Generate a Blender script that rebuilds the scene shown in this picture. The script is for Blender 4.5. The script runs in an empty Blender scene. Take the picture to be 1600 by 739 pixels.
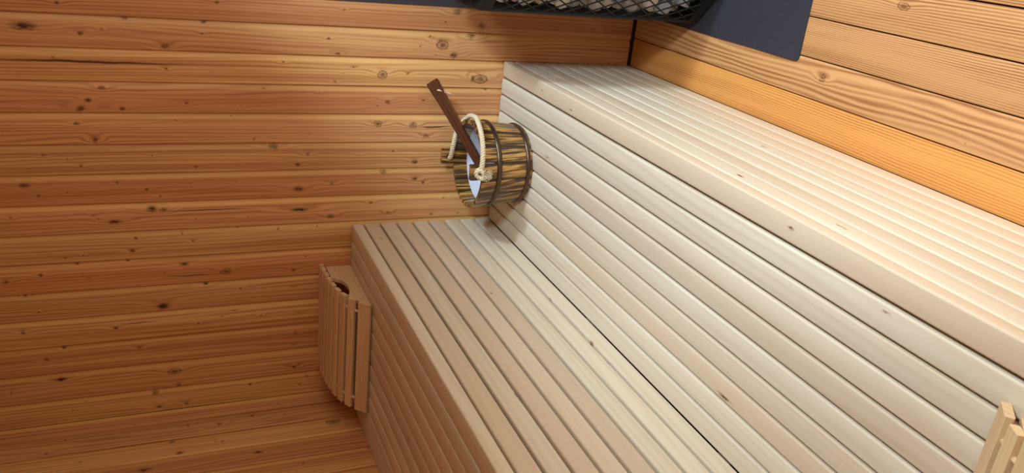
import bpy, math, random
from mathutils import Vector, Matrix

sc = bpy.context.scene
COL = sc.collection
random.seed(7)

# ------------------------------------------------------------------ camera
# (the photograph was taken with the phone turned on its side: world up points to the picture's left)
R = [[0.10328, -0.38007, -0.91917], [-0.92289, -0.38126, 0.05395], [-0.37095, 0.84272, -0.39014]]
cam = bpy.data.cameras.new('camera')
cam.sensor_width = 36.0
cam.lens = 1273.93 / 1600 * 36.0
cam.clip_start = 0.02
cam_ob = bpy.data.objects.new('camera', cam)
COL.objects.link(cam_ob)
cam_ob.matrix_world = Matrix(((R[0][0], -R[1][0], -R[2][0], 1.58878),
                              (R[0][1], -R[1][1], -R[2][1], -2.39606),
                              (R[0][2], -R[1][2], -R[2][2], 1.47280),
                              (0, 0, 0, 1)))
sc.camera = cam_ob

# ------------------------------------------------------------------ world, lights, exposure
W_STRENGTH = 1.2
LAMP_POWER = 122.0
EXPOSURE = 0.56
world = bpy.data.worlds.new('world'); sc.world = world
world.use_nodes = True
bg = world.node_tree.nodes['Background']
bg.inputs['Color'].default_value = (1.0, 0.91, 0.80, 1)
bg.inputs['Strength'].default_value = W_STRENGTH

def area(name, loc, target, sx, sy, power, color, portal=False):
    L = bpy.data.lights.new(name, 'AREA'); L.shape = 'RECTANGLE'; L.size = sx; L.size_y = sy
    L.energy = power; L.color = color
    if portal: L.cycles.is_portal = True
    o = bpy.data.objects.new(name, L); COL.objects.link(o)
    o.location = loc
    o.rotation_euler = (Vector(target) - Vector(loc)).to_track_quat('-Z', 'Y').to_euler()
    return o
# two LED panels hanging outside, shining in through the open front
area('outside_lamp', (4.3, -1.55, 3.85), (1.0, -0.8, 0.4), 0.5, 0.5, LAMP_POWER, (0.60, 0.82, 1.0))
area('outside_lamp', (3.8, -4.0, 3.4), (1.2, -0.9, 0.3), 0.5, 0.5, LAMP_POWER * 0.9, (0.60, 0.82, 1.0))
area('front_portal', (2.16, -1.50, 0.985), (1.0, -1.50, 0.985), 2.10, 1.97, 1.0, (1, 1, 1), True)

sc.view_settings.view_transform = 'Standard'
sc.view_settings.look = 'None'
sc.view_settings.gamma = 1.0
sc.view_settings.use_curve_mapping = False
sc.view_settings.exposure = EXPOSURE

# ------------------------------------------------------------------ helpers
def mesh(name, verts, faces, mat=None, smooth=None):
    m = bpy.data.meshes.new(name)
    m.from_pydata([tuple(v) for v in verts], [], faces)
    m.update()
    if mat: m.materials.append(mat)
    if smooth is not None:
        m.polygons.foreach_set('use_smooth', [True] * len(m.polygons))
        m.set_sharp_from_angle(angle=math.radians(smooth))
    return m

def obj(name, me, parent=None, loc=(0, 0, 0), rot=None, mat4=None):
    o = bpy.data.objects.new(name, me)
    COL.objects.link(o)
    if mat4 is not None: o.matrix_local = mat4
    else:
        o.location = loc
        if rot: o.rotation_euler = rot
    if parent: o.parent = parent
    return o

def empty(name, loc=(0, 0, 0), rot=None):
    o = bpy.data.objects.new(name, None); o.empty_display_size = 0.1
    COL.objects.link(o); o.location = loc
    if rot: o.rotation_euler = rot
    return o

def tag(o, label, cat, group=None):
    o['label'] = label; o['category'] = cat
    if group: o['group'] = group
    return o

def struct(o):
    o['kind'] = 'structure'; return o

def box_data(x0, x1, y0, y1, z0, z1):
    v = [(x0, y0, z0), (x1, y0, z0), (x1, y1, z0), (x0, y1, z0), (x0, y0, z1), (x1, y0, z1), (x1, y1, z1), (x0, y1, z1)]
    f = [(0, 3, 2, 1), (4, 5, 6, 7), (0, 1, 5, 4), (1, 2, 6, 5), (2, 3, 7, 6), (3, 0, 4, 7)]
    return v, f

def boxes(name, bl, mat):
    V, F = [], []
    for b in bl:
        v, f = box_data(*b); n = len(V)
        V += v; F += [tuple(i + n for i in q) for q in f]
    return mesh(name, V, F, mat)

def prism(profile, y0, y1, axis='Y'):
    """profile: list of (a, b) counter-clockwise seen from -Y (a = x, b = z); extruded along y"""
    n = len(profile)
    V = [(a, y0, b) for a, b in profile] + [(a, y1, b) for a, b in profile]
    F = [tuple(range(n)), tuple(range(2 * n - 1, n - 1, -1))]
    for i in range(n):
        j = (i + 1) % n
        F.append((i, i + n, j + n, j))
    return V, F

def round_rect(w, t, r, seg=3, z_top=0.0):
    """rounded slat profile, width w centred on 0, top at z_top, thickness t"""
    pts = []
    for cx, cz, a0 in ((w / 2 - r, z_top - t + r, -90), (w / 2 - r, z_top - r, 0), (-w / 2 + r, z_top - r, 90), (-w / 2 + r, z_top - t + r, 180)):
        for k in range(seg + 1):
            a = math.radians(a0 + 90 * k / seg)
            pts.append((cx + r * math.cos(a), cz + r * math.sin(a)))
    return pts

def frame_path(pts, up=Vector((0, 0, 1))):
    fr = []
    n = len(pts)
    for i in range(n):
        t = (pts[min(i + 1, n - 1)] - pts[max(i - 1, 0)]).normalized()
        if i == 0:
            nrm = up - t * up.dot(t)
            if nrm.length < 1e-4: nrm = Vector((1, 0, 0)) - t * t.x
        else:
            nrm = fr[-1][1] - t * fr[-1][1].dot(t)
        nrm.normalize()
        fr.append((t, nrm, t.cross(nrm)))
    return fr

def tube_data(pts, r, sides=8, closed=False, cap=True):
    pts = [Vector(p) for p in pts]
    fr = frame_path(pts)
    V, F = [], []
    for i, p in enumerate(pts):
        rr = r[i] if isinstance(r, (list, tuple)) else r
        for k in range(sides):
            a = 2 * math.pi * k / sides
            V.append(p + fr[i][1] * (rr * math.cos(a)) + fr[i][2] * (rr * math.sin(a)))
    n = len(pts)
    for i in range(n - 1):
        for k in range(sides):
            k2 = (k + 1) % sides
            F.append((i * sides + k, i * sides + k2, (i + 1) * sides + k2, (i + 1) * sides + k))
    if cap:
        F.append(tuple(range(sides - 1, -1, -1)))
        F.append(tuple((n - 1) * sides + k for k in range(sides)))
    return V, F

def join(parts):
    V, F = [], []
    for v, f in parts:
        n = len(V); V += list(v); F += [tuple(i + n for i in q) for q in f]
    return V, F

def lathe(profile, seg=48, closed_profile=False):
    V, F = [], []
    n = len(profile)
    for s in range(seg):
        a = 2 * math.pi * s / seg
        for r, z in profile: V.append((r * math.cos(a), r * math.sin(a), z))
    for s in range(seg):
        s2 = (s + 1) % seg
        for i in range(n if closed_profile else n - 1):
            j = (i + 1) % n
            F.append((s * n + i, s2 * n + i, s2 * n + j, s * n + j))
    return V, F

# ------------------------------------------------------------------ materials
class NT:
    def __init__(s, name):
        s.m = bpy.data.materials.new(name); s.m.use_nodes = True
        s.t = s.m.node_tree; s.b = s.t.nodes['Principled BSDF']
    def n(s, ty, **kw):
        o = s.t.nodes.new(ty)
        for k, v in kw.items(): setattr(o, k, v)
        return o
    def put(s, sock, v):
        if hasattr(v, 'links') or hasattr(v, 'is_linked'): s.t.links.new(v, sock)
        else: sock.default_value = v
    def math(s, op, a, b=None, c=None, clamp=False):
        o = s.n('ShaderNodeMath', operation=op, use_clamp=clamp)
        s.put(o.inputs[0], a)
        if b is not None: s.put(o.inputs[1], b)
        if c is not None: s.put(o.inputs[2], c)
        return o.outputs[0]
    def vmath(s, op, a, b=None):
        o = s.n('ShaderNodeVectorMath', operation=op)
        s.put(o.inputs[0], a)
        if b is not None: s.put(o.inputs[1], b)
        return o.outputs['Value'] if op == 'LENGTH' else o.outputs[0]
    def rng(s, v, a, b, c, d, smooth=True):
        o = s.n('ShaderNodeMapRange', interpolation_type='SMOOTHSTEP' if smooth else 'LINEAR')
        for i, x in enumerate((v, a, b, c, d)): s.put(o.inputs[i], x)
        return o.outputs[0]
    def mix(s, f, a, b, blend='MIX'):
        o = s.n('ShaderNodeMix', data_type='RGBA', blend_type=blend)
        s.put(o.inputs[0], f); s.put(o.inputs[6], a); s.put(o.inputs[7], b)
        return o.outputs[2]
    def noise(s, vec, scale=1.0, detail=3.0, rough=0.5, dist=0.0):
        o = s.n('ShaderNodeTexNoise')
        s.put(o.inputs['Vector'], vec); o.inputs['Scale'].default_value = scale
        o.inputs['Detail'].default_value = detail; o.inputs['Roughness'].default_value = rough
        o.inputs['Distortion'].default_value = dist
        return o.outputs[0]

def lin(r, g, b):
    f = lambda c: (c / 255 / 12.92) if c / 255 <= 0.04045 else ((c / 255 + 0.055) / 1.055) ** 2.4
    return (f(r), f(g), f(b), 1)

def wood(name, light, dark, knots=(), ring_k=70.0, ring_amp=0.55, wob=2.6, var=0.25, tint=None, tint_amt=0.0,
         fibre=0.25, rough=0.45, sap=None, seed=0.0, auto_knots=0.0, knot_col=(78, 32, 14), bump=0.15, line_pow=2.0,
         spec=0.35, ulow=1.1, coat=0.0, burn=None, streak=None):
    """wood with the length along local Y (u), width along local X (v); knots = (v, u, rv, ru, kind) in local metres"""
    T = NT(name)
    tc = T.n('ShaderNodeTexCoord'); oi = T.n('ShaderNodeObjectInfo')
    P = tc.outputs['Object']; rnd = oi.outputs['Random']
    sep = T.n('ShaderNodeSeparateXYZ'); T.put(sep.inputs[0], P)
    v, u, w = sep.outputs
    off = T.math('MULTIPLY_ADD', rnd, 73.0, seed)
    def vec(a, b, c):
        o = T.n('ShaderNodeCombineXYZ')
        T.put(o.inputs[0], a); T.put(o.inputs[1], b); T.put(o.inputs[2], c)
        return o.outputs[0]
    vv = T.math('ADD', v, T.math('MULTIPLY', w, 0.7))
    low = T.noise(vec(T.math('MULTIPLY', vv, 9.0), T.math('MULTIPLY', u, ulow), off), 1.0, 2.5, 0.5, 0.25)
    ring = T.math('ADD', T.math('MULTIPLY', vv, ring_k), T.math('MULTIPLY', low, wob * 4))
    mask = None; core = None
    if knots:
        nz = T.n('ShaderNodeTexNoise'); T.put(nz.inputs['Vector'], vec(T.math('MULTIPLY', v, 130.0), T.math('MULTIPLY', u, 75.0), off))
        nz.inputs['Scale'].default_value = 1.0; nz.inputs['Detail'].default_value = 3.0
        PK = T.vmath('ADD', vec(v, u, 0.0), T.vmath('MULTIPLY', T.vmath('SUBTRACT', nz.outputs['Color'], (0.5, 0.5, 0.5)), (0.009, 0.016, 0)))
        crk = T.noise(vec(3.3, T.math('MULTIPLY', u, 11.0), off), 1.0, 4.0, 0.6)
        kmod = T.rng(nz.outputs[0], 0.35, 0.65, 0.55, 1.0)
    def addmax(a, b): return b if a is None else T.math('MAXIMUM', a, b)
    for kv, ku, rv, ru, kind in knots:
        d = T.vmath('LENGTH', T.vmath('MULTIPLY', T.vmath('SUBTRACT', PK if kind != 3 else vec(T.math('MULTIPLY_ADD', T.math('SUBTRACT', crk, 0.5), 0.012, v), u, 0.0), (kv, ku, 0)), (1 / rv, 1 / ru, 0)))
        if kind == 3:
            mk = T.rng(d, 0.3, 1.0, 0.9, 0.0)
            core = addmax(core, mk)
            continue
        bump_d = T.vmath('LENGTH', T.vmath('MULTIPLY', T.vmath('SUBTRACT', vec(v, u, 0.0), (kv, ku, 0)), (1 / (rv * 2.2 + .003), 1 / (ru * 4.5 + .008), 0)))
        ring = T.math('ADD', ring, T.rng(bump_d, 0.0, 1.0, min(1.7, 0.15 + rv * 110), 0.0))
        mk = T.rng(d, 0.25, 1.25, {0: 0.9, 1: 0.65, 2: 0.95}[kind], 0.0)
        mask = addmax(mask, mk)
        if kind in (1, 2): core = addmax(core, T.rng(d, 0.2, 0.55, 0.75 if kind == 2 else 0.45, 0.0))
        if kind == 1: core = addmax(core, T.math('MULTIPLY', T.rng(T.math('ABSOLUTE', T.math('SUBTRACT', d, 1.0)), 0.05, 0.2, 1.0, 0.0), 0.6))
    if auto_knots > 0:
        vo = T.n('ShaderNodeTexVoronoi', voronoi_dimensions='3D', feature='F1')
        T.put(vo.inputs['Vector'], vec(T.math('MULTIPLY', v, 14.0), T.math('MULTIPLY', u, 5.0), off))
        vo.inputs['Scale'].default_value = 1.0
        cs = T.n('ShaderNodeSeparateColor'); T.put(cs.inputs[0], vo.outputs['Color'])
        on = T.math('LESS_THAN', cs.outputs[0], auto_knots)
        mk = T.math('MULTIPLY', T.rng(vo.outputs['Distance'], 0.03, 0.12, 0.8, 0.0), on)
        ring = T.math('ADD', ring, T.math('MULTIPLY', T.rng(vo.outputs['Distance'], 0.0, 0.5, 2.0, 0.0), on))
        mask = addmax(mask, mk)
    s = T.math('MULTIPLY_ADD', T.math('SINE', T.math('MULTIPLY', ring, 6.2832)), 0.5, 0.5)
    s = T.math('POWER', s, line_pow)
    soft = T.noise(vec(T.math('MULTIPLY', vv, 30.0), T.math('MULTIPLY', u, 1.6), off), 1.0, 2.0)
    amp = T.math('MULTIPLY', T.rng(soft, 0.3, 0.7, 0.3, 1.0), ring_amp)
    fib = T.noise(vec(T.math('MULTIPLY', vv, 420.0), T.math('MULTIPLY', u, 9.0), off), 1.0, 2.0)
    f = T.math('ADD', T.math('MULTIPLY', s, amp), T.math('MULTIPLY', T.math('SUBTRACT', fib, 0.5), fibre), clamp=True)
    col = T.mix(f, light, dark)
    if streak:
        sn = T.noise(vec(T.math('MULTIPLY', vv, 34.0), T.math('MULTIPLY', u, 0.55), T.math('ADD', off, 21.0)), 1.0, 3.0, 0.6)
        col = T.mix(T.rng(sn, 0.46, 0.66, 0.0, streak[1]), col, streak[0])
        col = T.mix(T.rng(sn, 0.42, 0.28, 0.0, streak[3]), col, streak[2])
    if tint:
        tn = T.rng(T.math('ADD', T.math('FRACT', T.math('MULTIPLY', rnd, 17.3)), T.math('MULTIPLY', T.math('SUBTRACT', low, 0.5), 0.8)), 0.25, 0.9, 0.0, tint_amt)
        col = T.mix(tn, col, tint)
    if sap:
        v0, v1, c, amt = sap
        e = T.math('ADD', v, T.math('MULTIPLY', T.math('SUBTRACT', low, 0.5), 0.012))
        sa = T.math('MULTIPLY', T.rng(e, v0, v1, 0.0, amt), T.rng(T.math('FRACT', T.math('MULTIPLY', rnd, 7.7)), 0.0, 1.0, 0.45, 1.0))
        col = T.mix(sa, col, c)
    if burn:
        bn = T.noise(vec(T.math('MULTIPLY', vv, 75.0), T.math('MULTIPLY', u, 5.5), T.math('ADD', off, 9.0)), 1.0, 3.0, 0.6)
        b2 = T.noise(vec(T.math('MULTIPLY', vv, 260.0), T.math('MULTIPLY', u, 9.0), T.math('ADD', off, 5.0)), 1.0, 2.0, 0.6)
        edge = T.rng(T.math('ABSOLUTE', v), 0.016, 0.026, 0.0, 0.25)
        col = T.mix(T.rng(T.math('ADD', T.math('ADD', T.math('MULTIPLY', bn, 0.65), T.math('MULTIPLY', b2, 0.45)), edge), burn[0], burn[1], 0.0, 0.93), col, burn[2])
    br = T.math('ADD', 1.0 - var / 2, T.math('MULTIPLY', T.math('FRACT', T.math('MULTIPLY', rnd, 31.7)), var))
    bc = vec(br, br, br)
    col = T.mix(1.0, col, bc, 'MULTIPLY')
    if mask is not None and knots: mask = T.math('MULTIPLY', mask, kmod)
    if mask is not None: col = T.mix(mask, col, lin(*knot_col))
    if core is not None: col = T.mix(core, col, lin(46, 18, 9))
    T.put(T.b.inputs['Base Color'], col)
    T.put(T.b.inputs['Roughness'], T.math('MULTIPLY_ADD', f, 0.12, rough))
    T.b.inputs['Specular IOR Level'].default_value = spec
    T.b.inputs['Coat Weight'].default_value = coat
    T.b.inputs['Coat Roughness'].default_value = 0.25
    if bump > 0:
        bp = T.n('ShaderNodeBump'); bp.inputs['Strength'].default_value = bump; bp.inputs['Distance'].default_value = 0.0008
        T.put(bp.inputs['Height'], T.math('SUBTRACT', 1.0, f)); T.put(T.b.inputs['Normal'], bp.outputs[0])
    return T.m

def plain(name, rgb, rough=0.5, metal=0.0, spec=0.5, noise_amt=0.0, noise_scale=40.0):
    T = NT(name)
    c = lin(*rgb)
    if noise_amt:
        tc = T.n('ShaderNodeTexCoord')
        k = T.noise(tc.outputs['Object'], noise_scale, 4.0)
        f = T.rng(k, 0.3, 0.7, 1 - noise_amt, 1 + noise_amt, False)
        o = T.n('ShaderNodeCombineXYZ')
        for i in range(3): T.put(o.inputs[i], f)
        T.put(T.b.inputs['Base Color'], T.mix(1.0, c, o.outputs[0], 'MULTIPLY'))
    else: T.b.inputs['Base Color'].default_value = c
    T.b.inputs['Roughness'].default_value = rough
    T.b.inputs['Metallic'].default_value = metal
    T.b.inputs['Specular IOR Level'].default_value = spec
    return T.m

BW = dict(light=lin(217, 203, 177), dark=lin(194, 170, 136), ring_k=42, ring_amp=0.42, wob=1.5, var=0.12,
          tint=lin(208, 180, 150), tint_amt=0.65, fibre=0.24, rough=0.38, auto_knots=0.05, knot_col=(138, 88, 52), bump=0.05, spec=0.45, ulow=0.6)
M_BENCH = wood('pale_bench_wood', **BW)
def bench_knotty(kn): return wood('pale_bench_wood_knotty', knots=kn, **BW)
M_FRAME = wood('bench_frame_wood', lin(190, 160, 115), lin(150, 115, 75), var=0.1)
M_HEADREST = wood('headrest_wood', lin(218, 184, 138), lin(190, 150, 104), ring_k=90, ring_amp=0.4, var=0.12, fibre=0.3, bump=0.05)
M_WALLX = wood('wall_wood_plain', lin(222, 170, 116), lin(184, 124, 76), ring_k=60, var=0.15, auto_knots=0.2)
M_BACKING = plain('dark_backing', (74, 40, 24), 0.9)
M_SHIELD = plain('dark_sheet_metal', (62, 62, 72), 0.42, 0.3, 0.5, 0.08, 60)
M_HEATER = plain('heater_black_steel', (38, 38, 37), 0.5, 0.6)
M_CORE = plain('heater_core_black', (12, 12, 12), 0.9)
M_ROPE = plain('natural_rope', (214, 194, 158), 0.9, 0, 0.15, 0.25, 500)
M_TWINE = plain('thin_twine', (226, 190, 150), 0.8, 0, 0.2)
M_LINER = plain('bluish_plastic_liner', (212, 213, 222), 0.25, 0.0, 0.5)
M_HOOP = plain('bronze_hoop', (96, 74, 58), 0.3, 0.8, 0.5)
M_HOLE = plain('dark_rope_hole', (20, 12, 8), 0.9)
M_LADLE = wood('dark_brown_ladle_wood', lin(88, 48, 26), lin(44, 22, 12), ring_k=120, ring_amp=0.7, var=0.0, rough=0.28, knots=((0.004, 0.12, .008, .012, 0),), coat=0.3)
M_CHAR = wood('charred_bucket_wood', lin(216, 162, 84), lin(130, 74, 30), ring_k=130, ring_amp=0.9, wob=2.0, var=0.25, fibre=0.5, rough=0.28, line_pow=1.0,
              auto_knots=0.05, ulow=2.2, coat=0.5, bump=0.1, burn=(0.43, 0.62, lin(38, 20, 11)))
M_CHAR_IN = M_CHAR
M_GROUND = plain('outside_paving', (150, 146, 140), 0.9, 0, 0.3, 0.15, 3)

# ------------------------------------------------------------------ room
A_X, B_X = 0.6103, 1.1410          # front faces of the two bench tiers
H1, H2 = 0.46, 0.9265              # seat heights
NEAR, FRONT, TOP = -2.60, 2.10, 2.08

# knots and cracks of the walls: (across, height, half length, half width, kind)
FAR_KNOTS = [(1.191,1.775,0.0345,0.0131,2),(1.252,1.694,0.0069,0.005,0),(1.22,1.544,0.0086,0.0063,0),(1.221,1.348,0.0086,0.0063,0),(1.178,1.648,0.0086,0.0063,0),(1.189,1.598,0.0057,0.0042,0),(1.19,1.353,0.0046,0.0034,0),(1.274,1.312,0.0069,0.005,0),(1.151,1.447,0.0126,0.0092,0),(1.035,1.609,0.0103,0.0076,0),(1.003,1.645,0.0092,0.0067,0),(0.98,1.662,0.0126,0.0092,0),(0.98,1.562,0.0092,0.0067,0),(0.997,1.399,0.0046,0.0034,0),(0.989,1.256,0.0034,0.0025,0),(0.96,1.284,0.0034,0.0025,0),(1.104,1.635,0.322,0.0047,3),(1.113,1.715,0.0057,0.0042,0),(1.091,1.45,0.0052,0.0038,0),(1.272,0.969,0.0057,0.0042,0),(1.284,0.626,0.0149,0.0109,0),(1.253,0.661,0.0046,0.0034,0),(1.247,0.544,0.0149,0.0109,0),(1.214,0.576,0.0149,0.0109,0),(1.184,0.666,0.0173,0.0136,1),(1.208,0.707,0.0046,0.0034,0),(1.178,0.737,0.0046,0.0034,0),(1.19,1.011,0.0057,0.0042,0),(1.147,0.984,0.008,0.0059,0),(1.154,0.628,0.0149,0.0109,0),(1.153,0.687,0.0029,0.0021,0),(1.119,1.139,0.0046,0.0034,0),(1.11,0.936,0.0029,0.0021,0),(1.091,0.968,0.0029,0.0021,0),(1.089,0.849,0.0138,0.0115,1),(1.095,0.77,0.0057,0.0042,0),(1.065,0.992,0.0046,0.0034,0),(1.082,0.534,0.023,0.0126,1),(1.084,0.561,0.0052,0.0115,2),(1.041,1.194,0.0034,0.0025,0),(1.031,1.035,0.0029,0.0021,0),(1.006,0.83,0.0103,0.0076,0),(1.012,0.716,0.0057,0.0042,0),(0.994,0.859,0.0034,0.0025,0),(1.05,0.512,0.0046,0.0034,0),(0.938,1.677,0.0086,0.0063,0),(0.892,1.635,0.008,0.0115,0),(0.946,1.428,0.0046,0.0034,0),(0.851,1.762,0.0057,0.0042,0),(0.84,1.708,0.0029,0.0021,0),(0.82,1.675,0.0057,0.0042,0),(0.847,1.497,0.004,0.0029,0),(0.81,1.383,0.0057,0.0042,0),(0.893,1.221,0.0034,0.0025,0),(0.767,1.815,0.0149,0.0095,0),(0.738,1.786,0.0057,0.0042,0),(0.769,1.59,0.0057,0.0042,0),(0.747,1.516,0.0069,0.005,0),(0.724,1.482,0.0046,0.0034,0),(0.762,1.401,0.0034,0.0025,0),(0.761,1.275,0.0034,0.0025,0),(0.745,1.715,0.0029,0.0021,0),(0.687,1.505,0.0173,0.0115,2),(0.683,1.475,0.0115,0.0084,0),(0.677,1.354,0.1725,0.0026,3),(0.675,1.857,0.0057,0.0042,0),(0.652,1.605,0.023,0.0084,2),(0.676,1.657,0.0034,0.0025,0),(0.661,1.646,0.0034,0.0025,0),(0.65,1.389,0.004,0.0029,0),(0.65,1.243,0.0034,0.0025,0),(0.616,1.275,0.0046,0.0034,0),(0.606,1.427,0.0034,0.0025,0),(0.938,0.857,0.0115,0.0095,1),(0.933,0.745,0.0103,0.0084,1),(0.929,0.676,0.0633,0.0032,3),(0.899,0.701,0.0103,0.0076,0),(0.906,1.062,0.0029,0.0021,0),(0.869,1.166,0.0173,0.0105,0),(0.844,1.067,0.008,0.0059,0),(0.813,1.096,0.0092,0.0067,0),(0.84,0.91,0.0034,0.0025,0),(0.85,0.804,0.0046,0.0034,0),(0.814,0.732,0.0103,0.0076,0),(0.734,1.094,0.0207,0.0105,0),(0.748,0.992,0.008,0.0059,0),(0.781,0.832,0.0138,0.0101,0),(0.756,0.729,0.0092,0.0067,0),(0.743,0.701,0.0069,0.005,0),(0.666,1.091,0.0287,0.0084,2),(0.64,0.995,0.0126,0.0092,0),(0.681,0.869,0.0069,0.005,0),(0.645,0.811,0.0069,0.005,0),(0.632,0.665,0.0046,0.0034,0),(0.632,0.573,0.0034,0.0025,0),(0.638,1.054,0.0029,0.0021,0),(0.686,0.625,0.0057,0.0042,0),(0.605,1.153,0.0057,0.0042,0),(0.608,1.035,0.004,0.0029,0),(0.599,1.554,0.0069,0.005,0),(0.581,1.399,0.0046,0.0034,0),(0.559,1.563,0.008,0.0059,0),(0.549,1.734,0.004,0.0029,0),(0.554,1.691,0.0034,0.0025,0),(0.529,1.71,0.0069,0.005,0),(0.528,1.577,0.0046,0.0034,0),(0.507,1.427,0.0173,0.0063,2),(0.474,1.31,0.0149,0.0095,1),(0.468,1.406,0.1035,0.0021,3),(0.501,1.803,0.008,0.0059,0),(0.487,1.889,0.008,0.0059,0),(0.481,1.683,0.0046,0.0034,0),(0.482,1.481,0.0046,0.0034,0),(0.437,1.369,0.0092,0.0067,0),(0.413,1.268,0.0057,0.0042,0),(0.438,1.847,0.0057,0.0042,0),(0.373,1.491,0.0241,0.0136,2),(0.385,1.819,0.0052,0.0038,0),(0.312,1.624,0.008,0.0059,0),(0.323,1.865,0.008,0.0059,0),(0.303,1.396,0.0052,0.0038,0),(0.321,1.325,0.004,0.0029,0),(0.338,1.288,0.004,0.0029,0),(0.322,1.56,0.0604,0.0021,3),(0.26,1.764,0.0069,0.005,0),(0.238,1.565,0.008,0.0059,0),(0.507,1.069,0.0034,0.0025,0),(0.463,1.107,0.0086,0.0063,0),(0.499,0.956,0.0034,0.0025,0),(0.405,1.107,0.0034,0.0025,0),(0.312,1.209,0.004,0.0029,0),(0.311,1.086,0.0034,0.0025,0),(0.237,1.099,0.0046,0.0034,0),(0.231,1.2,0.0034,0.0025,0),(0.191,1.105,0.0029,0.0021,0),(0.156,1.783,0.0195,0.0073,2),(0.141,1.47,0.0184,0.0095,1),(0.226,1.814,0.0092,0.0067,0),(0.13,1.914,0.0046,0.0034,0),(0.071,1.53,0.0126,0.0092,0),(0.087,1.461,0.0103,0.0076,0),(0.081,1.901,0.004,0.0029,0),(0.067,1.725,0.0034,0.0025,0),(0.042,1.761,0.004,0.0029,0),(0.018,1.521,0.0138,0.0042,0),(0.018,1.44,0.008,0.0059,0),(0.061,1.246,0.0069,0.005,0),(0.109,1.105,0.0086,0.0063,0),(0.059,1.244,0.0046,0.0034,0),(0.067,1.062,0.004,0.0029,0),(0.039,1.087,0.0046,0.0034,0)]
BACK_KNOTS = [(-0.095,1.443,0.008,0.0076,0),(-0.112,1.35,0.008,0.0076,0),(-0.058,1.593,0.0046,0.0043,0),(-0.168,1.488,0.0126,0.0119,0),(-0.232,1.47,0.0149,0.0101,2),(-0.143,1.823,0.008,0.0076,0),(-0.091,1.778,0.0057,0.0054,0),(-0.287,1.566,0.023,0.0101,0),(-0.205,1.733,0.0057,0.0054,0),(-0.09,1.249,0.0086,0.0081,0),(-0.105,1.15,0.0046,0.0043,0),(-0.044,1.161,0.0046,0.0043,0),(-0.186,1.009,0.0207,0.0122,1),(-0.204,1.348,0.0069,0.0065,0),(-0.285,1.254,0.0173,0.0081,2),(-0.369,1.133,0.0057,0.0054,0),(-0.124,0.952,0.0046,0.0043,0),(-0.344,0.931,0.0046,0.0043,0)]


ground = struct(obj('ground', boxes('ground', [(-3, 7, -7, 3, -0.16, -0.12)], M_GROUND)))
floor = struct(obj('floor', boxes('floor', [(-0.02, FRONT, NEAR, 0.02, -0.12, -0.024)], M_BACKING)))

# ---- floor boards
def board_mesh(name, w, L, t, r, mat, seg=2):
    V, F = prism(round_rect(w, t, r, seg), 0, L)
    return mesh(name, V, F, mat, 35)

FL = dict(wob=1.5, var=0.12, fibre=0.35, rough=0.42, line_pow=1.3, knot_col=(120, 60, 24), bump=0.3)
FC = dict(light=lin(206, 152, 98), dark=lin(140, 84, 44))
M_FLOOR = wood('floor_larch', ring_k=210, ring_amp=1.0, **FC, **FL)
M_FLOOR0 = wood('floor_larch_orange', lin(226, 156, 82), lin(158, 88, 36), ring_k=170, ring_amp=0.75, **FL)
fx = 1.1385
i = 0
while fx < FRONT - 0.02:
    w = min(0.0945, FRONT - fx)
    L = -NEAR - 0.006
    xc = fx + w / 2
    kn = {1: [(1.2898 - xc, -0.8809 - NEAR, 0.0085, 0.010, 1), (1.25 - xc, -1.30 - NEAR, .002, .003, 0)],
          3: [(1.4827 - xc, -1.0608 - NEAR, 0.007, 0.016, 1)]}.get(i)
    if kn: mt = wood('floor_larch_knotted', ring_k=75 if i == 1 else 150, ring_amp=0.95, knots=kn, seed=i, **FC, **FL)
    else: mt = M_FLOOR if i else M_FLOOR0
    obj('floor_board', board_mesh('floor_board', w - 0.003, L, 0.024, 0.0018, mt), floor, (xc, NEAR, 0.0))
    fx += 0.0945; i += 1

# ---- wall planks
def plank_profile(w, t=0.014):
    h = w / 2
    return [(-h + 0.0006, -t), (h - 0.0006, -t), (h - 0.0006, -0.0065), (h - 0.004, -0.0052), (h - 0.010, -0.0030), (h - 0.015, -0.0010), (h - 0.018, 0.0),
            (-h + 0.0022, 0.0), (-h + 0.0006, -0.0012)]

WL = dict(ring_k=78, ring_amp=0.8, wob=2.4, fibre=0.4, rough=0.40, bump=0.12, line_pow=2.2, spec=0.4, ulow=0.55,
          streak=(lin(172, 106, 60), 0.6, lin(234, 190, 120), 0.6))
def wall_mat(w, knots, k):
    c = [(lin(214, 158, 103), lin(160, 100, 56)), (lin(220, 168, 107), lin(166, 108, 59)), (lin(210, 150, 97), lin(156, 94, 54))][k % 3]
    return wood('knotty_wall_wood', c[0], c[1], knots=knots, seed=k * 3.1, var=0.12, sap=(w / 2 - 0.022, w / 2 - 0.014, lin(232, 182, 108), 0.8), **WL)

def plank(parent, w, L, m4, mat, flat=False):
    V, F = prism(plank_profile(w) if not flat else [(-w / 2, -0.014), (w / 2, -0.014), (w / 2, 0), (-w / 2, 0)], 0, L)
    return obj('wall_plank', mesh('wall_plank', V, F, mat, 30), parent, mat4=m4)

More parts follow.
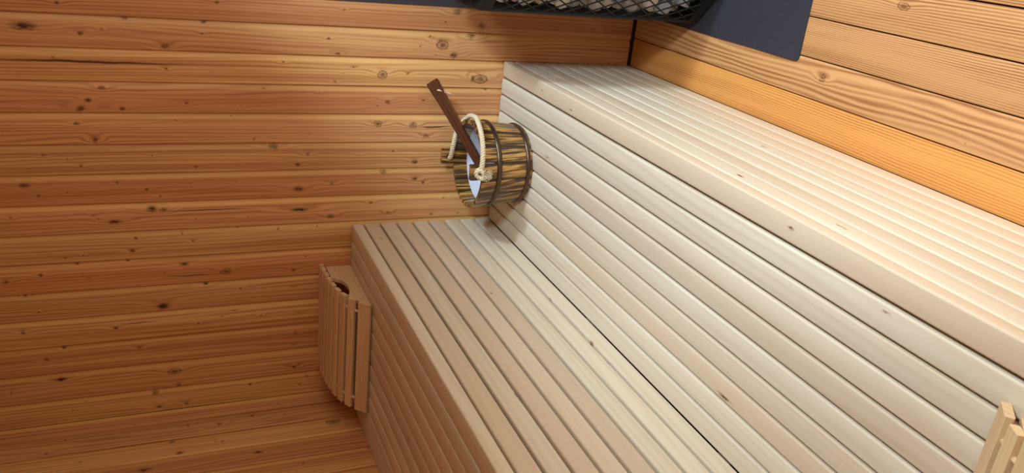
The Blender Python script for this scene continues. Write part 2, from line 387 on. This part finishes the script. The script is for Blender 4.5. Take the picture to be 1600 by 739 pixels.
wall_far = struct(obj('wall_far', boxes('wall_far', [(-0.06, FRONT + 0.06, 0.014, 0.07, -0.12, TOP)], M_BACKING)))
Z0 = 0.010
xb = [0.0, .0835, .1774, .2672, .3562, .4428, .5322, .6197, .7067, .7941, .8789, .9677, 1.0532, 1.1397, 1.2246]
while xb[-1] < FRONT - 0.01: xb.append(min(xb[-1] + 0.0865, FRONT))
for k in range(len(xb) - 1):
    x0, x1 = xb[k], xb[k + 1]; xc = (x0 + x1) / 2
    kn = [(kx - xc, kz - Z0, rv, ru, kd) for kx, kz, ru, rv, kd in FAR_KNOTS if x0 <= kx < x1]
    m4 = Matrix(((1, 0, 0, xc), (0, 0, -1, 0), (0, 1, 0, Z0), (0, 0, 0, 1)))
    plank(wall_far, x1 - x0, TOP - Z0, m4, wall_mat(x1 - x0, kn, k * 5 + 1))

wall_back = struct(obj('wall_back', boxes('wall_back', [(-0.06, -0.014, NEAR, 0.014, -0.12, TOP)], M_BACKING)))
yb = [0.0, -.068, -.156, -.2445, -.334, -.43]
while yb[-1] > NEAR + 0.01: yb.append(max(yb[-1] - 0.0885, NEAR))
back_generic = wall_mat(0.0885, (), 4)
for k in range(len(yb) - 1):
    y1, y0 = yb[k], yb[k + 1]; yc = (y0 + y1) / 2
    kn = [(ky - yc, kz - Z0, rv, ru, kd) for ky, kz, ru, rv, kd in BACK_KNOTS if y0 <= ky < y1]
    m4 = Matrix(((0, 0, 1, 0), (1, 0, 0, yc), (0, 1, 0, Z0), (0, 0, 0, 1)))
    plank(wall_back, y1 - y0, TOP - Z0, m4, wall_mat(y1 - y0, kn, k * 7 + 2) if kn or k < 7 else back_generic, k == 0)

# front wall with its wide open side; near wall behind the camera
struct(obj('wall_near', boxes('wall_near', [(-0.06, FRONT + 0.06, NEAR - 0.07, NEAR, -0.12, TOP)], M_WALLX)))
wall_front = struct(obj('wall_front', boxes('wall_front', [(FRONT + 0.014, FRONT + 0.06, -0.45, 0.014, -0.12, TOP), (FRONT, FRONT + 0.06, NEAR, -2.55, -0.12, TOP),
                                              (FRONT, FRONT + 0.06, -2.55, -0.45, 1.97, TOP)], M_WALLX)))
for k in range(5):
    m4 = Matrix(((0, 0, -1, FRONT), (-1, 0, 0, -0.045 - 0.09 * k), (0, 1, 0, Z0), (0, 0, 0, 1)))
    plank(wall_front, 0.09, TOP - Z0, m4, back_generic)
struct(obj('ceiling', boxes('ceiling', [(-0.06, FRONT + 0.06, NEAR - 0.07, 0.07, TOP, TOP + 0.06)], M_WALLX)))

# ------------------------------------------------------------------ benches
BL = -NEAR - 0.012                 # slat length
BY = NEAR + 0.008
def bench(name, label, front, back, top, floor_z, seat_edges, n_riser, gap=0.0055, seat_knots=(), riser_knots=()):
    root = tag(empty(name, (front, BY, floor_z)), label, 'bench')
    rl = lambda x, y, z: (x - front, y - BY, z - floor_z)
    T_S = 0.0335
    for x0, x1 in seat_edges:
        pr = round_rect(x1 - x0, T_S, 0.0045, 3)
        if x0 - back < 0.01:      # the innermost slat butts square against the face behind it
            hw = (x1 - x0) / 2
            pr = [(a, c) for a, c in pr if a > 0] + [(-hw, 0.0), (-hw, -T_S)]
        V, F = prism(pr, 0, BL)
        kn = [(kx - (x0 + x1) / 2, ky - BY, rv, ru, kd) for kx, ky, ru, rv, kd in seat_knots if x0 < kx < x1]
        obj('seat_slat', mesh('seat_slat', V, F, bench_knotty(kn) if kn else M_BENCH, 40), root, rl((x0 + x1) / 2, BY, top))
    h = top - T_S - floor_z
    p = h / n_riser
    V, F = prism(round_rect(p - gap, 0.022, 0.004, 3), 0, BL)
    me = mesh('riser_slat', V, F, M_BENCH, 40)
    for k in range(n_riser):
        z = floor_z + (k + 0.5) * p - (0.0018 if floor_z > 0.1 else 0.0)
        # local x -> world -z, local z -> world +x
        m4 = Matrix(((0, 0, 1, 0), (0, 1, 0, 0), (-1, 0, 0, z - floor_z), (0, 0, 0, 1)))
        kn = [(z - kz, ky - BY, rv, ru, kd) for kz, ky, ru, rv, kd in riser_knots if abs(kz - z) < p / 2]
        obj('riser_slat', mesh('riser_slat', V, F, bench_knotty(kn), 40) if kn else me, root, mat4=m4)
    for y in (-0.12, -0.72, -1.32, -1.92, -2.50):
        obj('bearer', boxes('bearer', [(back + 0.004 - front, -0.024, y - BY - 0.02, y - BY + 0.02, top - T_S - 0.06 - floor_z, top - T_S - floor_z)], M_FRAME), root)
        obj('post', boxes('post', [(-0.062, -0.022, y - BY - 0.02, y - BY + 0.02, -floor_z if floor_z > 0.01 else -0.024, top - T_S - 0.06 - floor_z)], M_FRAME), root)
    return root

lo = []
x = B_X
for k in range(10):
    w = 0.0480 if k else 0.0475
    lo.append((x - w if k < 9 else A_X + 0.0004, x))
    x -= w + (0.0055 if k else 0.0070)
lower = bench('lower_bench', 'pale slatted lower sauna bench with the wooden bucket standing on it', B_X, A_X, H1, 0.0, lo, 8, 0.0055,
              [(1.1081, -0.4893, .010, .003, 2), (0.7328, -0.1952, .011, .005, 2), (1.121, -1.3669, .010, .004, 2), (0.7278, -1.3024, .030, .004, 2), (0.9439, -0.3864, .010, .004, 0), (1.118, -0.30, .007, .003, 0), (1.075, -1.60, .012, .003, 0)],
              [(0.405, -1.1433, .012, .004, 2), (0.400, -1.42, .020, .003, 0), (0.19, -0.95, .012, .004, 0)])
up = [(0.002, 0.104)]
p = (A_X - 0.107) / 9
for k in range(9): up.append((0.107 + k * p + 0.0008, 0.107 + (k + 1) * p - 0.0028 if k < 8 else A_X))
upper = bench('upper_bench', 'taller slatted upper sauna bench in the dim back corner of the room', A_X, 0.0, H2, H1, up, 8, 0.0080, [(0.30, -0.72, .010, .004, 2)],
              [(0.7853, -1.0309, .012, .007, 2), (0.510, -0.8564, .012, .006, 2), (0.511, -0.6094, .012, .005, 0), (0.516, -0.9528, .014, .005, 0), (0.8637, -0.1318, .010, .005, 0), (0.66, -0.55, .008, .004, 0)])

# ------------------------------------------------------------------ headrests
PROF = [(0.0, 0.1000), (0.05, 0.0995), (0.105, 0.0965), (0.145, 0.0925), (0.185, 0.0855), (0.22, 0.0755), (0.252, 0.060), (0.28, 0.041), (0.303, 0.018), (0.318, 0.001)]
def prof_at(s):
    """point and tangent at arc length s measured from the low front end"""
    pts = [Vector((0, -y, z)) for y, z in PROF][::-1]
    acc = 0
    for a, b in zip(pts, pts[1:]):
        L = (b - a).length
        if acc + L >= s or b is pts[-1]:
            t = (b - a) / L
            return a + t * (s - acc), t
        acc += L
def headrest(label, loc, rotz, seed):
    root = tag(empty('slatted_headrest', loc, (0, 0, rotz)), label, 'headrest', 'slatted sauna headrests')
    HW = 0.185
    s = 0.010
    widths = [0.042] + [0.0255] * 8
    gap = 0.0128
    centers = []
    for k, w in enumerate(widths):
        p, t = prof_at(s + w / 2)
        p2, t2 = prof_at(s + 1e-3); p3, t3 = prof_at(s + w - 1e-3)
        t = (p3 - p2).normalized()
        n = Vector((1, 0, 0)).cross(t); n = n if n.z > 0 else -n
        if n.y > 0 and n.z < 0.2: n = -n
        c = (p2 + p3) / 2 + n * 0.0
        centers.append((c - n * 0.007, t))
        V, F = prism(round_rect(w, 0.013, 0.002, 1), -HW, HW)
        if t.y < 0: t = -t
        # local x -> along the profile, local y -> bench width, local z -> outward
        ex, ez = t, n
        ey = ez.cross(ex)
        m4 = Matrix(((ex.x, ey.x, ez.x, c.x), (ex.y, ey.y, ez.y, c.y), (ex.z, ey.z, ez.z, c.z), (0, 0, 0, 1)))
        obj('slat', mesh('slat', V, F, M_HEADREST, 30), root, mat4=m4)
        s += w + gap + (0.004 if k == 0 else 0)
    for sx in (-1, 1):
        pts = [Vector((sx * 0.150, c.y, c.z)) for c, t in centers]
        V, F = tube_data(pts, 0.0045, 8)
        obj('connecting_rod', mesh('connecting_rod', V, F, M_HEADREST, 40), root)
    # side panels with a notch cut into the curved edge
    outer = []
    for y, z in PROF[::-1]:
        outer.append((-y * 0.93, max(0.0, z - 0.022)))
    poly = [(-0.002, 0.0)] + [(-0.285, 0.0), (-0.262, 0.026), (-0.236, 0.045), (-0.222, 0.050)]
    for a in range(0, 9):
        th = math.radians(a / 8 * 160 + 10)
        poly.append((-0.160 - 0.060 * math.cos(th), 0.062 - 0.022 * math.sin(th)))
    poly += [(-0.085, 0.0785), (-0.002, 0.0795)]
    for sx in (-1, 1):
        x0 = sx * 0.170 - 0.006
        n = len(poly)
        V = [(x0, y, z) for y, z in poly] + [(x0 + 0.012, y, z) for y, z in poly]
        F = [tuple(range(n)), tuple(range(2 * n - 1, n - 1, -1))] + [(k, k + n, (k + 1) % n + n, (k + 1) % n) for k in range(n)]
        obj('side_panel', mesh('side_panel', V, F, M_HEADREST), root)
    return root
headrest('curved slatted wooden headrest on the upper bench against the far wall', (0.293, -0.003, H2 + 0.001), 0, 1)
headrest('curved slatted wooden headrest on the lower bench nearest the camera, cut by the frame', (0.870, -2.127, H1 + 0.001), math.pi, 2)

# ------------------------------------------------------------------ bucket
BC = Vector((0.865, -0.187, H1)); RB, RT, BH, TH = 0.1165, 0.1331, 0.1637, 0.0125
bucket = tag(empty('sauna_bucket', BC), 'charred wooden stave bucket with rope handle standing on the lower bench', 'bucket')
rad = lambda z: RB + (RT - RB) * z / BH
NS = 16
def stave_mesh(ear):
    half = math.pi / NS - 0.004
    V, F = [], []
    # levels: (z, half angle)
    lv = [(0.0, half), (BH * 0.5, half), (BH, half)]
    if ear: lv = [(0.0, half), (BH * 0.5, half), (BH - 0.001, half), (BH, half * 0.93), (BH + 0.036, half * 0.93), (BH + 0.040, half * 0.86)]
    na = 5
    for z, ha in lv:
        for k in range(na):
            a = -ha + 2 * ha * k / (na - 1)
            r = rad(z) - (0.0012 if k in (0, na - 1) else 0)
            # local frame: x tangential, y up (grain), z radial
            V.append((r * math.sin(a), z, r * math.cos(a)))
        for k in range(na):
            a = -ha + 2 * ha * k / (na - 1)
            r = rad(z) - TH
            V.append((r * math.sin(a), z, r * math.cos(a)))
    m = 2 * na
    loop = list(range(na)) + list(range(2 * na - 1, na - 1, -1))
    for i in range(len(lv) - 1):
        for q in range(m):
            a, b = loop[q], loop[(q + 1) % m]
            F.append((i * m + a, i * m + b, (i + 1) * m + b, (i + 1) * m + a))
    F.append(tuple(reversed(loop))); F.append(tuple((len(lv) - 1) * m + a for a in loop))
    return mesh('ear_stave' if ear else 'stave', V, F, M_CHAR, 28)
ms, me_ = stave_mesh(False), stave_mesh(True)
EAR = math.radians(97)
for k in range(NS):
    a = EAR + 2 * math.pi * k / NS
    ear = k in (0, NS // 2)
    # local x -> tangential, local y -> up, local z -> radial
    rx, ry = math.cos(a), math.sin(a)
    m4 = Matrix(((-ry, 0, rx, 0), (rx, 0, ry, 0), (0, 1, 0, 0.001), (0, 0, 0, 1)))
    o = obj('ear_stave' if ear else 'stave', me_ if ear else ms, bucket, mat4=m4)
    if ear:
        for sgn in (1, -1):
            rr = rad(BH) + 0.0006 if sgn > 0 else rad(BH) - TH - 0.0006
            V, F = tube_data([(0, BH + 0.016, rr - 0.002 * sgn), (0, BH + 0.016, rr + 0.0012 * sgn)], 0.0085, 12)
            obj('rope_hole', mesh('rope_hole', V, F, M_HOLE), o)
def hoop(z0, z1):
    p = []
    n = 7
    for k in range(n):
        t = k / (n - 1); z = z0 + (z1 - z0) * t
        p.append((rad(z) + 0.0008 + 0.0042 * math.sin(math.pi * t) ** 0.6, z))
    p += [(rad(z1) - 0.001, z1), (rad(z0) - 0.001, z0)]
    V, F = lathe(p, 64, True)
    return obj('hoop', mesh('hoop', V, F, M_HOOP, 50), bucket)
hoop(0.008, 0.022); hoop(0.103, 0.119)
V, F = lathe([(0.0, 0.008), (RB - TH - 0.001, 0.008), (RB - TH - 0.001, 0.002), (0.0, 0.002)], 48)
obj('bottom', mesh('bottom', V, F, M_CHAR), bucket)
li = lambda z: rad(z) - TH - 0.0012
V, F = lathe([(li(0.124), 0.124), (li(0.10), 0.10), (li(0.02), 0.02), (li(0.014) - 0.008, 0.0115), (0.0, 0.0110), (0.0, 0.0095), (li(0.01) - 0.004, 0.0095), (li(0.02) + 0.0008, 0.018), (li(0.124) + 0.0008, 0.124)], 56)
obj('plastic_liner', mesh('plastic_liner', V, F, M_LINER, 40), bucket)

# rope handle: three twisted strands
def twisted(pts, r_in, r_st, pitch, sides=6, phase=0.0):
    fr = frame_path(pts)
    parts = []
    acc = [0.0]
    for a, b in zip(pts, pts[1:]): acc.append(acc[-1] + (b - a).length)
    for s in range(3):
        q = []
        for p, (t, n, bb), L in zip(pts, fr, acc):
            an = 2 * math.pi * (s / 3 + L / pitch) + phase
            q.append(p + n * (r_in * math.cos(an)) + bb * (r_in * math.sin(an)))
        parts.append(tube_data(q, r_st, sides))
    return join(parts)
def smooth_path(ctrl, n):
    ctrl = [Vector(c) for c in ctrl]
    out = []
    m = len(ctrl) - 1
    for i in range(m):
        p0 = ctrl[max(i - 1, 0)]; p1 = ctrl[i]; p2 = ctrl[i + 1]; p3 = ctrl[min(i + 2, m)]
        for k in range(n):
            t = k / n
            out.append(0.5 * ((2 * p1) + (p2 - p0) * t + (2 * p0 - 5 * p1 + 4 * p2 - p3) * t * t + (3 * p1 - p0 - 3 * p2 + p3) * t ** 3))
    out.append(ctrl[-1])
    return out
e1 = Vector((math.cos(EAR) * (RT - 0.006), math.sin(EAR) * (RT - 0.006), BH + 0.016))
e2 = Vector((-e1.x, -e1.y, e1.z))
u1 = Vector((math.cos(EAR), math.sin(EAR), 0))
rope_ctrl = [e1 + u1 * 0.012, e1 - u1 * 0.014, Vector((0.030, 0.095, 0.180)), Vector((0.073, 0.096, 0.172)), Vector((0.104, 0.090, 0.158)),
             Vector((0.136, 0.040, 0.156)), Vector((0.150, -0.020, 0.164)), Vector((0.153, -0.060, 0.170)), Vector((0.132, -0.104, 0.173)),
             Vector((0.103, -0.130, 0.174)), Vector((0.072, -0.146, 0.176)), Vector((0.040, -0.151, 0.178)), e2 - u1 * 0.016]
V, F = twisted(smooth_path(rope_ctrl, 16), 0.0047, 0.0034, 0.022)
rope = obj('rope_handle', mesh('rope_handle', V, F, M_ROPE, 60), bucket)
kc = e2 - u1 * 0.018
parts = []
for j in range(3):
    loop = []
    for k in range(21):
        a = 2 * math.pi * k / 20 * 1.0
        ax = (Vector((1, 0, 0.25 * (j - 1))), Vector((0.2, -0.35 + 0.3 * j, 1)))
        loop.append(kc + ax[0] * (0.0115 * math.cos(a)) + ax[1] * (0.0115 * math.sin(a)) + Vector((0, -0.008 * j + 0.002, 0.002 * j)))
    parts.append(twisted(loop, 0.0036, 0.0034, 0.026, 5))
for k in range(110):
    d = Vector((random.uniform(-.6, .9), random.uniform(-1.2, -.3), random.uniform(-1.3, 0.3))).normalized()
    s0 = kc + Vector((0.0, -0.014, -0.008)); L = random.uniform(0.014, 0.026)
    parts.append(tube_data([s0, s0 + d * L * .5 + Vector((0, 0, .001)), s0 + d * L], 0.0009, 4))
V, F = join(parts)
obj('rope_knot', mesh('rope_knot', V, F, M_ROPE, 60), rope)
V, F = twisted([e1 + u1 * 0.006 + Vector((0.008 * math.cos(k / 10 * 2 * math.pi), 0.004, 0.008 * math.sin(k / 10 * 2 * math.pi))) for k in range(11)], 0.003, 0.0032, 0.02, 5)
obj('rope_knot', mesh('rope_knot', V, F, M_ROPE, 60), rope)

# ------------------------------------------------------------------ ladle leaning in the bucket
tip = Vector((1.081, -0.040, 0.7060)); con = Vector((0.962, -0.1035, 0.6370))
d = (tip - con).normalized()
lowp = con - d * 0.235
ladle = tag(empty('ladle', lowp), 'dark brown wooden ladle leaning out of the bucket', 'ladle')
view = (Vector((1.58878, -2.39606, 1.4728)) - con).normalized()
ez = (view - d * view.dot(d)).normalized()
ez = (ez + d.cross(ez) * -0.35).normalized()
ex = d.cross(ez)
LT = (tip - lowp).length
# local x = width, y = length, z = thickness
V, F = [], []
st = [(0.0, .011, .008), (0.10, .0125, .008), (0.18, .0135, .0078), (LT - 0.12, .0150, .0072), (LT - 0.07, .0165, .0070), (LT - 0.025, .0190, .0068), (LT - 0.008, .0200, .0068), (LT - 0.001, .0185, .0062), (LT, .0165, .0052)]
for y, hw, ht in st:
    b = 0.0022
    for xx, zz in ((hw - b, -ht), (hw, -ht + b), (hw, ht - b), (hw - b, ht), (-hw + b, ht), (-hw, ht - b), (-hw, -ht + b), (-hw + b, -ht)):
        V.append((xx, y, zz))
for i in range(len(st) - 1):
    for k in range(8):
        F.append((i * 8 + k, (i + 1) * 8 + k, (i + 1) * 8 + (k + 1) % 8, i * 8 + (k + 1) % 8))
F.append(tuple(range(8))); F.append(tuple((len(st) - 1) * 8 + k for k in range(7, -1, -1)))
mL = Matrix(((ex.x, d.x, ez.x, 0), (ex.y, d.y, ez.y, 0), (ex.z, d.z, ez.z, 0), (0, 0, 0, 1)))
obj('handle', mesh('handle', V, F, M_LADLE, 35), ladle, mat4=mL)
V, F = lathe([(0.0, -0.018), (0.020, -0.016), (0.032, -0.002), (0.034, 0.018), (0.031, 0.018), (0.028, 0.000), (0.016, -0.011), (0.0, -0.012)], 28)
obj('bowl', mesh('bowl', V, F, M_LADLE, 40), ladle, (0.006, 0.004, -0.004))
hole = mL @ Vector((0.003, LT - 0.032, 0.007))
tw = smooth_path([hole, hole + ez * .004 + Vector((.0, -.004, -.010)), hole + Vector((-.006, -.006, -.026)), hole + Vector((-.010, -.004, -.040)), hole + Vector((-.016, .0, -.049))], 8)
tw2 = smooth_path([hole, hole + ez * .003 + Vector((.002, -.001, -.010)), hole + Vector((-.002, -.003, -.026)), hole + Vector((-.0085, -.004, -.039)), hole + Vector((-.019, .0, -.046))], 8)
V, F = join([tube_data(tw, 0.0016, 6), tube_data(tw2, 0.0016, 6), tube_data([tw[24] + Vector((.002, 0, .003)), tw[24] + Vector((-.001, 0, -.003))], 0.0028, 6)])
obj('hanging_cord', mesh('hanging_cord', V, F, M_TWINE, 60), ladle)

# ------------------------------------------------------------------ heat shields
def plate(name, label, x0, x1, y0, y1, z0, z1, axis):
    r = 0.012
    pts = []
    if axis == 'Z': a0, a1, b0, b1 = x0, x1, y0, y1
    else: a0, a1, b0, b1 = x0, x1, z0, z1
    for cx, cy, s in ((a1 - r, b0 + r, -90), (a1 - r, b1 - r, 0), (a0 + r, b1 - r, 90), (a0 + r, b0 + r, 180)):
        for k in range(5):
            a = math.radians(s + 22.5 * k)
            pts.append((cx + r * math.cos(a), cy + r * math.sin(a)))
    n = len(pts)
    if axis == 'Z': V = [(a, b, z0) for a, b in pts] + [(a, b, z1) for a, b in pts]; 
    else: V = [(a, y1, b) for a, b in pts] + [(a, y0, b) for a, b in pts]
    F = [tuple(range(n - 1, -1, -1)), tuple(range(n, 2 * n))] + [(k, (k + 1) % n, (k + 1) % n + n, k + n) for k in range(n)]
    cx, cy, cz = (x0 + x1) / 2, (y0 + y1) / 2, z0
    V = [(a - cx, b - cy, c - cz) for a, b, c in V]
    return tag(obj(name, mesh(name, V, F, M_SHIELD), None, (cx, cy, cz)), label, 'heat shield')
pl = plate('floor_plate', 'flat black metal plate with rounded corners lying on the floor under the heater', 1.3115, 2.05, -0.790, -0.030, 0.0003, 0.0045, 'Z')
V, F = tube_data([(1.355 - pl.location.x, -0.74 - pl.location.y, 0.0041), (1.355 - pl.location.x, -0.74 - pl.location.y, 0.0046)], 0.0018, 8)
obj('screw_hole', mesh('screw_hole', V, F, M_HOLE), pl)
plate('wall_shield', 'dark grey metal heat shield fixed to the far wall behind the heater', 1.2985, 2.05, -0.0035, -0.0005, 0.06, 1.45, 'Y')

# ------------------------------------------------------------------ heater
HC = Vector((1.535, -0.262, 0.0045)); HWID = 0.40; HH = 0.685
heater = tag(empty('sauna_heater', HC), 'black mesh-sided stove heater filled with grey stones, standing on the black floor plate', 'heater')
RO = HWID / 2 / math.cos(math.pi / 8)
def octa(r, z): return [Vector((r * math.cos(math.pi / 8 + k * math.pi / 4), r * math.sin(math.pi / 8 + k * math.pi / 4), z)) for k in range(8)]
def band(z0, z1, name):
    V, F = [], []
    for r, z in ((RO, z0), (RO, z1), (RO - 0.018, z1), (RO - 0.018, z0)): V += octa(r, z)
    for i in range(4):
        j = (i + 1) % 4
        for k in range(8):
            k2 = (k + 1) % 8
            F.append((i * 8 + k, i * 8 + k2, j * 8 + k2, j * 8 + k))
    return obj(name, mesh(name, V, F, M_HEATER), heater)
band(0.0, 0.034, 'base_ring'); band(HH - 0.032, HH, 'top_ring')
for c in octa(RO - 0.004, 0):
    V, F = tube_data([c + Vector((0, 0, 0.03)), c + Vector((0, 0, HH - 0.03))], 0.0045, 8)
    obj('corner_rod', mesh('corner_rod', V, F, M_HEATER, 40), heater)
V, F = tube_data([(0, 0, 0.0), (0, 0, HH - 0.10)], 0.085, 16)
obj('inner_core', mesh('inner_core', V, F, M_CORE), heater)
V, F = tube_data([(0, 0, 0.001), (0, 0, 0.012)], RO - 0.022, 8)
obj('base_plate', mesh('base_plate', V, F, M_CORE), heater)
# expanded-metal mesh, one panel per side
def mesh_panel():
    side = 2 * RO * math.sin(math.pi / 8)
    V, F = [], []
    dz, nx = 0.060, 4
    dx = side / nx
    z0, z1 = 0.03, HH - 0.03
    nz = int((z1 - z0) / (dz / 2))
    def strip(a, b):
        a = Vector(a); b = Vector(b)
        t = (b - a).normalized(); n = Vector((t.z, 0, -t.x)) * 0.0015; o = Vector((0, 0.0016, 0))
        i = len(V)
        V.extend([a + n - o, a - n - o, a - n + o, a + n + o, b + n - o, b - n - o, b - n + o, b + n + o])
        F.extend([(i, i + 1, i + 5, i + 4), (i + 1, i + 2, i + 6, i + 5), (i + 2, i + 3, i + 7, i + 6), (i + 3, i, i + 4, i + 7)])
    for iz in range(nz):
        za = z0 + iz * dz / 2; zb = za + dz / 2
        for ix in range(nx * 2):
            xa = -side / 2 + ix * dx / 2; xb_ = xa + dx / 2
            if (ix + iz) % 2 == 0: strip((xa, 0, za), (xb_, 0, zb))
            else: strip((xa, 0, zb), (xb_, 0, za))
    return mesh('mesh_panel', V, F, M_HEATER)
mp = mesh_panel()
for k in range(8):
    a = k * math.pi / 4
    o = obj('mesh_panel', mp, heater, (math.cos(a) * (HWID / 2 - 0.004), math.sin(a) * (HWID / 2 - 0.004), 0), (0, 0, a + math.pi / 2))
    o['kind'] = 'stuff'

# stones
def stone_mat(name, c1, c2):
    T = NT(name)
    tc = T.n('ShaderNodeTexCoord'); oi = T.n('ShaderNodeObjectInfo')
    n1 = T.noise(tc.outputs['Object'], 60, 5.0, 0.65); n2 = T.noise(tc.outputs['Object'], 260, 3.0, 0.6)
    f = T.math('ADD', T.math('MULTIPLY', n1, 0.6), T.math('MULTIPLY', n2, 0.4))
    col = T.mix(T.rng(f, 0.38, 0.62, 0, 1), lin(*c1), lin(*c2))
    k = T.math('MULTIPLY_ADD', oi.outputs['Random'], 0.7, 0.6)
    o = T.n('ShaderNodeCombineXYZ')
    for i in range(3): T.put(o.inputs[i], k)
    T.put(T.b.inputs['Base Color'], T.mix(1.0, col, o.outputs[0], 'MULTIPLY'))
    T.b.inputs['Roughness'].default_value = 0.8
    bp = T.n('ShaderNodeBump'); bp.inputs['Strength'].default_value = 0.7; bp.inputs['Distance'].default_value = 0.002
    T.put(bp.inputs['Height'], f); T.put(T.b.inputs['Normal'], bp.outputs[0])
    return T.m
SM = [stone_mat('grey_stone', (160, 156, 149), (240, 236, 228)), stone_mat('blue_grey_stone', (118, 130, 148), (204, 212, 224))]
import bmesh
def stone_mesh(seed):
    rs = random.Random(seed)
    bm = bmesh.new(); bmesh.ops.create_icosphere(bm, subdivisions=2, radius=1.0)
    planes = [(Vector((rs.gauss(0, 1), rs.gauss(0, 1), rs.gauss(0, 1))).normalized(), rs.uniform(0.6, 0.9)) for _ in range(11)]
    for v in bm.verts:
        p = v.co.copy()
        for n, dd in planes:
            e = p.dot(n) - dd
            if e > 0: p -= n * e
        v.co = p
    me = bpy.data.meshes.new('heater_stone'); bm.to_mesh(me); bm.free()
    me.materials.append(SM[0] if seed % 4 else SM[1])
    return me
stones = [stone_mesh(s) for s in range(12)]
def stone(p, s):
    o = obj('heater_stone', random.choice(stones), None, p, (random.uniform(0, 6), random.uniform(0, 6), random.uniform(0, 6)))
    o.scale = (s * random.uniform(.9, 1.05), s * random.uniform(.9, 1.05), s * random.uniform(.9, 1.05))
    return o
G_IN = 'stones inside the heater basket'
row = 0
z = 0.064
while z < HH - 0.03:
    for k in range(17):
        a = 2 * math.pi * (k + 0.5 * (row % 2)) / 17 + random.uniform(-.03, .03)
        # apothem of the octagon in this direction
        aa = (a + math.pi / 8) % (math.pi / 4) - math.pi / 8
        r = (HWID / 2 - 0.012) / math.cos(aa) - 0.032
        o = stone(HC + Vector((r * math.cos(a), r * math.sin(a), z)), 0.0292)
        tag(o, 'rough grey stone held inside the heater mesh', 'stone', G_IN)
    z += 0.054; row += 1
for rr, cnt, zz in ((0.155, 16, HH + 0.020), (0.098, 10, HH + 0.020), (0.040, 4, HH + 0.020), (0.098, 10, HH - 0.034), (0.04, 4, HH - 0.034), (0.085, 8, HH + 0.072), (0.026, 2, HH + 0.072)):
    for k in range(cnt):
        a = 2 * math.pi * k / cnt + rr * 30
        o = stone(HC + Vector((rr * math.cos(a), rr * math.sin(a), zz)), 0.0292)
        tag(o, 'rough grey stone piled on top of the heater', 'stone', 'stones on top of the heater')
